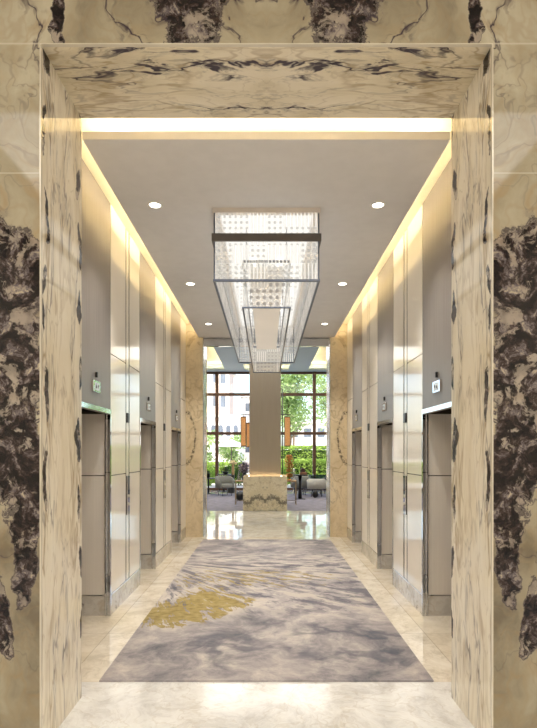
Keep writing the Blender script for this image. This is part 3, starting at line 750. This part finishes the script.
# golden sculpture: stacked openwork petals and spheres
g = thing('gold_sculpture', 'ornate openwork gold sculpture standing on the right console', 'sculpture', (px(289.5, Yc), Yc+.2, hR))
MB().lathe([(.09, 0), (.09, .02), (.03, .04), (.02, .1)], n=20).build('base', m_gold, g)
mb = MB()
for i, (zz, rr) in enumerate(((.16, .10), (.32, .09), (.47, .13), (.64, .15), (.76, .10))):
    for q in range(7):
        a = 2*PI*q/7+i*.4; tilt = Matrix.Rotation(a, 4, 'Z') @ Matrix.Rotation(.5+.25*(q % 3), 4, 'X')
        ring = [(tilt @ Vector((rr*.62*math.cos(w*PI/6), 0, rr*.62*math.sin(w*PI/6))))+Vector((rr*.4*math.cos(a), rr*.4*math.sin(a), zz)) for w in range(13)]
        mb.tube(ring, .013, 6)
mb.build('openwork', m_gold, g)
MB().tube([(0, 0, .05), (0, 0, .78)], .014, 8).build('stem', m_gold, g)
v = thing('cylinder_vase', 'clear glass cylinder vase beside the gold sculpture', 'vase', (px(293.8, Yc), Yc+.3, hR))
MB().lathe([(.06, 0), (.06, .38), (.055, .38)], n=20).build('vase_body', m_vase_glass, v)
# dark table right with a brown box
Yt = 19.4
tt = thing('side_table', 'dark square side table behind the right console', 'table', (px(300, Yt), Yt, 0), 'dark lounge side tables')
ht = pz(474.5, Yt)
MB().box(-.26, .26, -.22, .22, ht-.035, ht).build('table_top', m_black, tt, bevel=.004)
MB().lathe([(.07, .02), (.05, ht*.5), (.07, ht-.035)], n=18).build('stem', m_black, tt)
MB().box(-.18, .18, -.16, .16, 0, .02).build('base', m_black, tt, bevel=.003)
m_brown = plain('brown_leather', lin(120, 84, 66), .5, var=.15)
bxo = thing('storage_box', 'brown box with a darker lid on the dark square side table', 'box', (px(303, Yt), Yt, ht))
MB().box(-.12, .12, -.1, .1, 0, .09).build('box_body', m_brown, bxo, bevel=.004)
MB().box(-.075, .075, -.07, .07, .09, .22).build('lid', plain('dark_brown_leather', lin(60, 38, 32), .5), bxo, bevel=.01)
# low glass balustrade by the right window
bl = thing('glass_balustrade', 'low blue grey glass balustrade by the window at right', 'balustrade', (2.0, 23.2, 0))
MB().box(-.85, .9, 0, .02, .08, .72).build('pane', glass_mat('blue_tinted_glass', .3, (.5, .6, .7)), bl)
for x in (-.85, 0, .9): MB().box(x-.015, x+.015, -.02, .04, 0, .76).build('post', m_chrome, bl)

# ------------------------------------------------------------------ outdoors
m_ground = plain('pale_paving', lin(206, 198, 186), .85, var=.08, vs=1)
struct('ground', MB().box(-60, 60, 24.2, 140, -.3, -.1), m_ground, 'pale paved terrace outside the window', 'ground')
def leafmat(name, a, b, c):
    n = NT(name); o = n.obj(); f = n.noise(o, 2.2, 3); f2 = n.noise(o, 14, 2)
    col = n.ramp(n.add(n.mul(f, .5), n.mul(f2, .5)), [(.36, a), (.5, b), (.64, c)])
    d = n.new('ShaderNodeBsdfDiffuse'); n.put(d.inputs[0], col); t = n.new('ShaderNodeBsdfTranslucent'); n.put(t.inputs[0], col)
    m = n.new('ShaderNodeMixShader'); m.inputs[0].default_value = .4; n.t.links.new(d.outputs[0], m.inputs[1]); n.t.links.new(t.outputs[0], m.inputs[2])
    return n.finish(m)
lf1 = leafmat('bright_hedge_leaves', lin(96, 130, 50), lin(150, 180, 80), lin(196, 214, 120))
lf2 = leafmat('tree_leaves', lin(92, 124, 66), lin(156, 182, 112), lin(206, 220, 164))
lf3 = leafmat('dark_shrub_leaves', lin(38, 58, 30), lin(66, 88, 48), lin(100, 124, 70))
m_bark = plain('tree_bark', lin(110, 92, 74), .9, var=.3, vs=10)
def hedge(x0, x1, y, z1, d, label, mat, cnt):
    t = thing('hedge', label, 'hedge', ((x0+x1)/2, y, -.1))
    hw = (x1-x0)/2
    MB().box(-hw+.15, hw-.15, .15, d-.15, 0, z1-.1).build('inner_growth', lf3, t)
    mb = MB()
    for _ in range(cnt):
        f = random.random()
        if f < .6: p = (random.uniform(-hw, hw), random.uniform(0, .2), random.uniform(0, z1+.1))
        else: p = (random.uniform(-hw, hw), random.uniform(0, d), z1+random.uniform(-.05, .16))
        mb.leaf(Vector(p), random.uniform(.05, .1))
    mb.build('foliage', mat, t)
def tree(x, y, h, r, label, mat, cnt=2600, ls=.13, low=.4):
    t = thing('tree', label, 'tree', (x, y, -.1), 'trees outside the lounge window')
    mb = MB(); mb.tube([(0, 0, 0), (.08, 0, h*.3), (-.05, 0, h*.55), (.05, .1, h*.8)], .14, 10, .05)
    for q in range(6):
        a = q*1.05+.3; mb.tube([(0, 0, h*(.3+.06*q)), (r*.55*math.cos(a), r*.4*math.sin(a), h*(.5+.07*q))], .05, 6, .015)
    mb.build('trunk', m_bark, t)
    mb = MB()
    for q in range(9):
        a = q*2.4; rr = r*.55*math.sqrt(q/9.0)
        cc = (rr*math.cos(a), rr*math.sin(a), h*(low+.12+(1-low-.16)*((q*0.37) % 1)))
        mb.leaves(cc, (r*.55, r*.5, h*.2), cnt//9, ls, .2)
    mb.build('crown', mat, t)
hedge(-6.5, -1.4, 31, 1.05, 1.2, 'trimmed green hedge outside the left of the window', lf1, 5000)
hedge(.6, 6.5, 30, 1.25, 1.3, 'bright trimmed hedge outside the right of the window', lf1, 6000)
hedge(.6, 7.0, 33.5, 2.05, 1.4, 'taller hedge row behind the bright trimmed hedge', lf1, 6000)
tree(1.6, 38, 8.6, 2.3, 'full green tree just right of the column outside', lf2, 6000)
tree(5.6, 45, 9.8, 3.0, 'broad green tree behind the right window mullion', lf2, 6000)
tree(8.6, 37, 8.0, 2.3, 'green tree at far right outside the window', lf2, 3000)
tree(2.6, 53, 10.5, 3.6, 'tallest pale green tree rising behind the other right trees', lf2, 5000)
tree(-2.6, 40, 2.9, 1.5, 'low bushy tree outside left behind the parasol', lf2, 2200, .11, .3)
tree(-4.4, 38, 3.0, 1.2, 'slim young tree outside at far left', lf2, 1600, .11, .3)
for (x, y, r, lab) in ((-1.5, 29, .62, 'dark rounded shrub just left of the column outside'), (-3.1, 28.6, .5, 'small green shrub behind the left mullion outside'), (.9, 28.4, .55, 'small leafy shrub just right of the column outside')):
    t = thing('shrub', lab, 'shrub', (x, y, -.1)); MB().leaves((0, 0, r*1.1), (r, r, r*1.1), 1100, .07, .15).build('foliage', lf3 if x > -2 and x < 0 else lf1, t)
    MB().tube([(0, 0, 0), (0, 0, r)], .03, 6).build('stem', m_bark, t)
# white parasol
pa = thing('parasol', 'open white parasol over the terrace outside left', 'umbrella', (-2.2, 34, -.1))
MB().tube([(0, 0, .02), (0, 0, 2.55)], .03, 8).build('pole', m_bronze, pa)
MB().lathe([(.3, 0), (.3, .05), (.05, .07)], n=20).build('base', m_bronze, pa)
mb = MB(); n = 8; i = mb.addv([(0, 0, 2.6)]+[(1.15*math.cos(2*PI*k/n), 1.15*math.sin(2*PI*k/n), 2.15) for k in range(n)])
for k in range(n): mb.face((i, i+1+k, i+1+(k+1) % n))
mb.build('canopy', plain('white_canvas', lin(235, 232, 226), .8, var=.02), pa)
# buildings
m_b1 = plain('beige_render', lin(222, 210, 196), .9, var=.05, vs=.6)
m_b2 = plain('white_render', lin(236, 232, 228), .9, var=.04, vs=.6)
m_b3 = plain('rose_render', lin(220, 196, 180), .9, var=.05, vs=.6)
m_win = plain('facade_window_glass', lin(96, 104, 116), .15, var=.2, vs=1)
m_shut = plain('brown_balcony', lin(150, 112, 92), .7, var=.1)
def building(x0, x1, y, h, mat, label, rows, cols, ww, wh, roof=True, z0=1.0, arch=False):
    t = thing('building', label, 'building', ((x0+x1)/2, y, -.1), 'buildings outside the window')
    hw = (x1-x0)/2
    MB().box(-hw, hw, 0, 8, 0, h).build('wall', mat, t)
    if roof: MB().box(-hw-.3, hw+.3, -.35, 8.3, h, h+.25).build('roof', m_b2, t)
    for r in range(rows):
        for c in range(cols):
            cx = -hw+(c+.5)*2*hw/cols; cz = z0+(r+.5)*(h-z0)/rows
            mb = MB()
            if arch:
                pts = [(cx-ww/2, cz-wh/2), (cx+ww/2, cz-wh/2)]+[(cx+ww/2*math.cos(a*PI/8), cz+wh/2-ww/2+ww/2*math.sin(a*PI/8)) for a in range(9)]
                i = mb.addv([(a, -.02, b) for a, b in pts]); mb.face([i+q for q in range(len(pts))])
            else: mb.box(cx-ww/2, cx+ww/2, -.03, .05, cz-wh/2, cz+wh/2)
            w = mb.build('window', m_win, t)
            fr = MB(); fr.box(cx-ww/2-.08, cx+ww/2+.08, -.14, 0, cz-wh/2-.1, cz-wh/2); fr.build('sill', m_b2, w)
    return t
building(-9.9, -5.4, 66, 12.5, m_b1, 'tall beige apartment block outside at far left', 4, 3, .8, 1.5)
b2 = building(-5.2, -3.9, 56.5, 10.8, m_b3, 'narrow rose coloured block between the beige and white buildings', 4, 1, .55, 1.2)
building(-3.2, 1.5, 72, 9.2, m_b2, 'white flat roofed building seen just left of the column', 3, 3, .8, 1.1)
building(-8.4, -2.4, 48, 4.9, m_b2, 'low white arcaded building with arched openings outside left', 1, 9, .4, 1.0, True, 2.6, True)
building(2.5, 12, 64, 5.2, m_b2, 'low white building glimpsed beneath the trees outside right', 2, 6, .9, 1.1)

# ------------------------------------------------------------------ lights
def area(name, loc, rot, sx, sy, energy, col):
    l = bpy.data.lights.new(name, 'AREA'); l.shape = 'RECTANGLE'; l.size = sx; l.size_y = sy; l.energy = energy; l.color = col
    o = bpy.data.objects.new(name, l); COL.objects.link(o); o.location = loc; o.rotation_euler = rot; return o
area('foyer_fill_light', (0, -1.5, 5.1), (0, 0, 0), 6, 4, 250, (1, .98, .95))  # added soft fill behind the camera, not a known fitting
area('lounge_fill_light', (0, 17.5, 5.2), (0, 0, 0), 8, 6, 380, (1, .95, .88))  # added unseen fill that brightens the lounge
sun = bpy.data.lights.new('sun', 'SUN'); sun.energy = 4.0; sun.angle = .03; sun.color = (1, .95, .86)
so = bpy.data.objects.new('sun', sun); COL.objects.link(so)
so.rotation_euler = Vector((.45, .55, -.72)).to_track_quat('-Z', 'Y').to_euler()
w = bpy.data.worlds.new('sky'); scene.world = w; w.use_nodes = True; nt = w.node_tree; bg = nt.nodes['Background']
sky = nt.nodes.new('ShaderNodeTexSky'); sky.sky_type = 'NISHITA'; sky.sun_disc = False; sky.sun_elevation = .8; sky.sun_rotation = 3.6; sky.air_density = 1.0; sky.dust_density = 3.0
nt.links.new(sky.outputs[0], bg.inputs[0]); bg.inputs[1].default_value = .5

# ------------------------------------------------------------------ camera
cam = bpy.data.cameras.new('camera'); cam.sensor_fit = 'VERTICAL'; cam.sensor_height = 36; cam.lens = 36*F/728
cam.shift_y = 89/728; cam.shift_x = 2/728; cam.clip_end = 400; cam.clip_start = .05
co = bpy.data.objects.new('camera', cam); COL.objects.link(co); co.location = (0, 0, CH); co.rotation_euler = (PI/2, 0, 0)
scene.camera = co
scene.view_settings.view_transform = 'Standard'; scene.view_settings.look = 'None'; scene.view_settings.exposure = 0.33
scene.cycles.use_denoising = True
scene.cycles.max_bounces = 10; scene.cycles.diffuse_bounces = 5; scene.cycles.glossy_bounces = 5; scene.cycles.transparent_max_bounces = 16
scene.cycles.sample_clamp_indirect = 6.0; scene.cycles.caustics_reflective = False
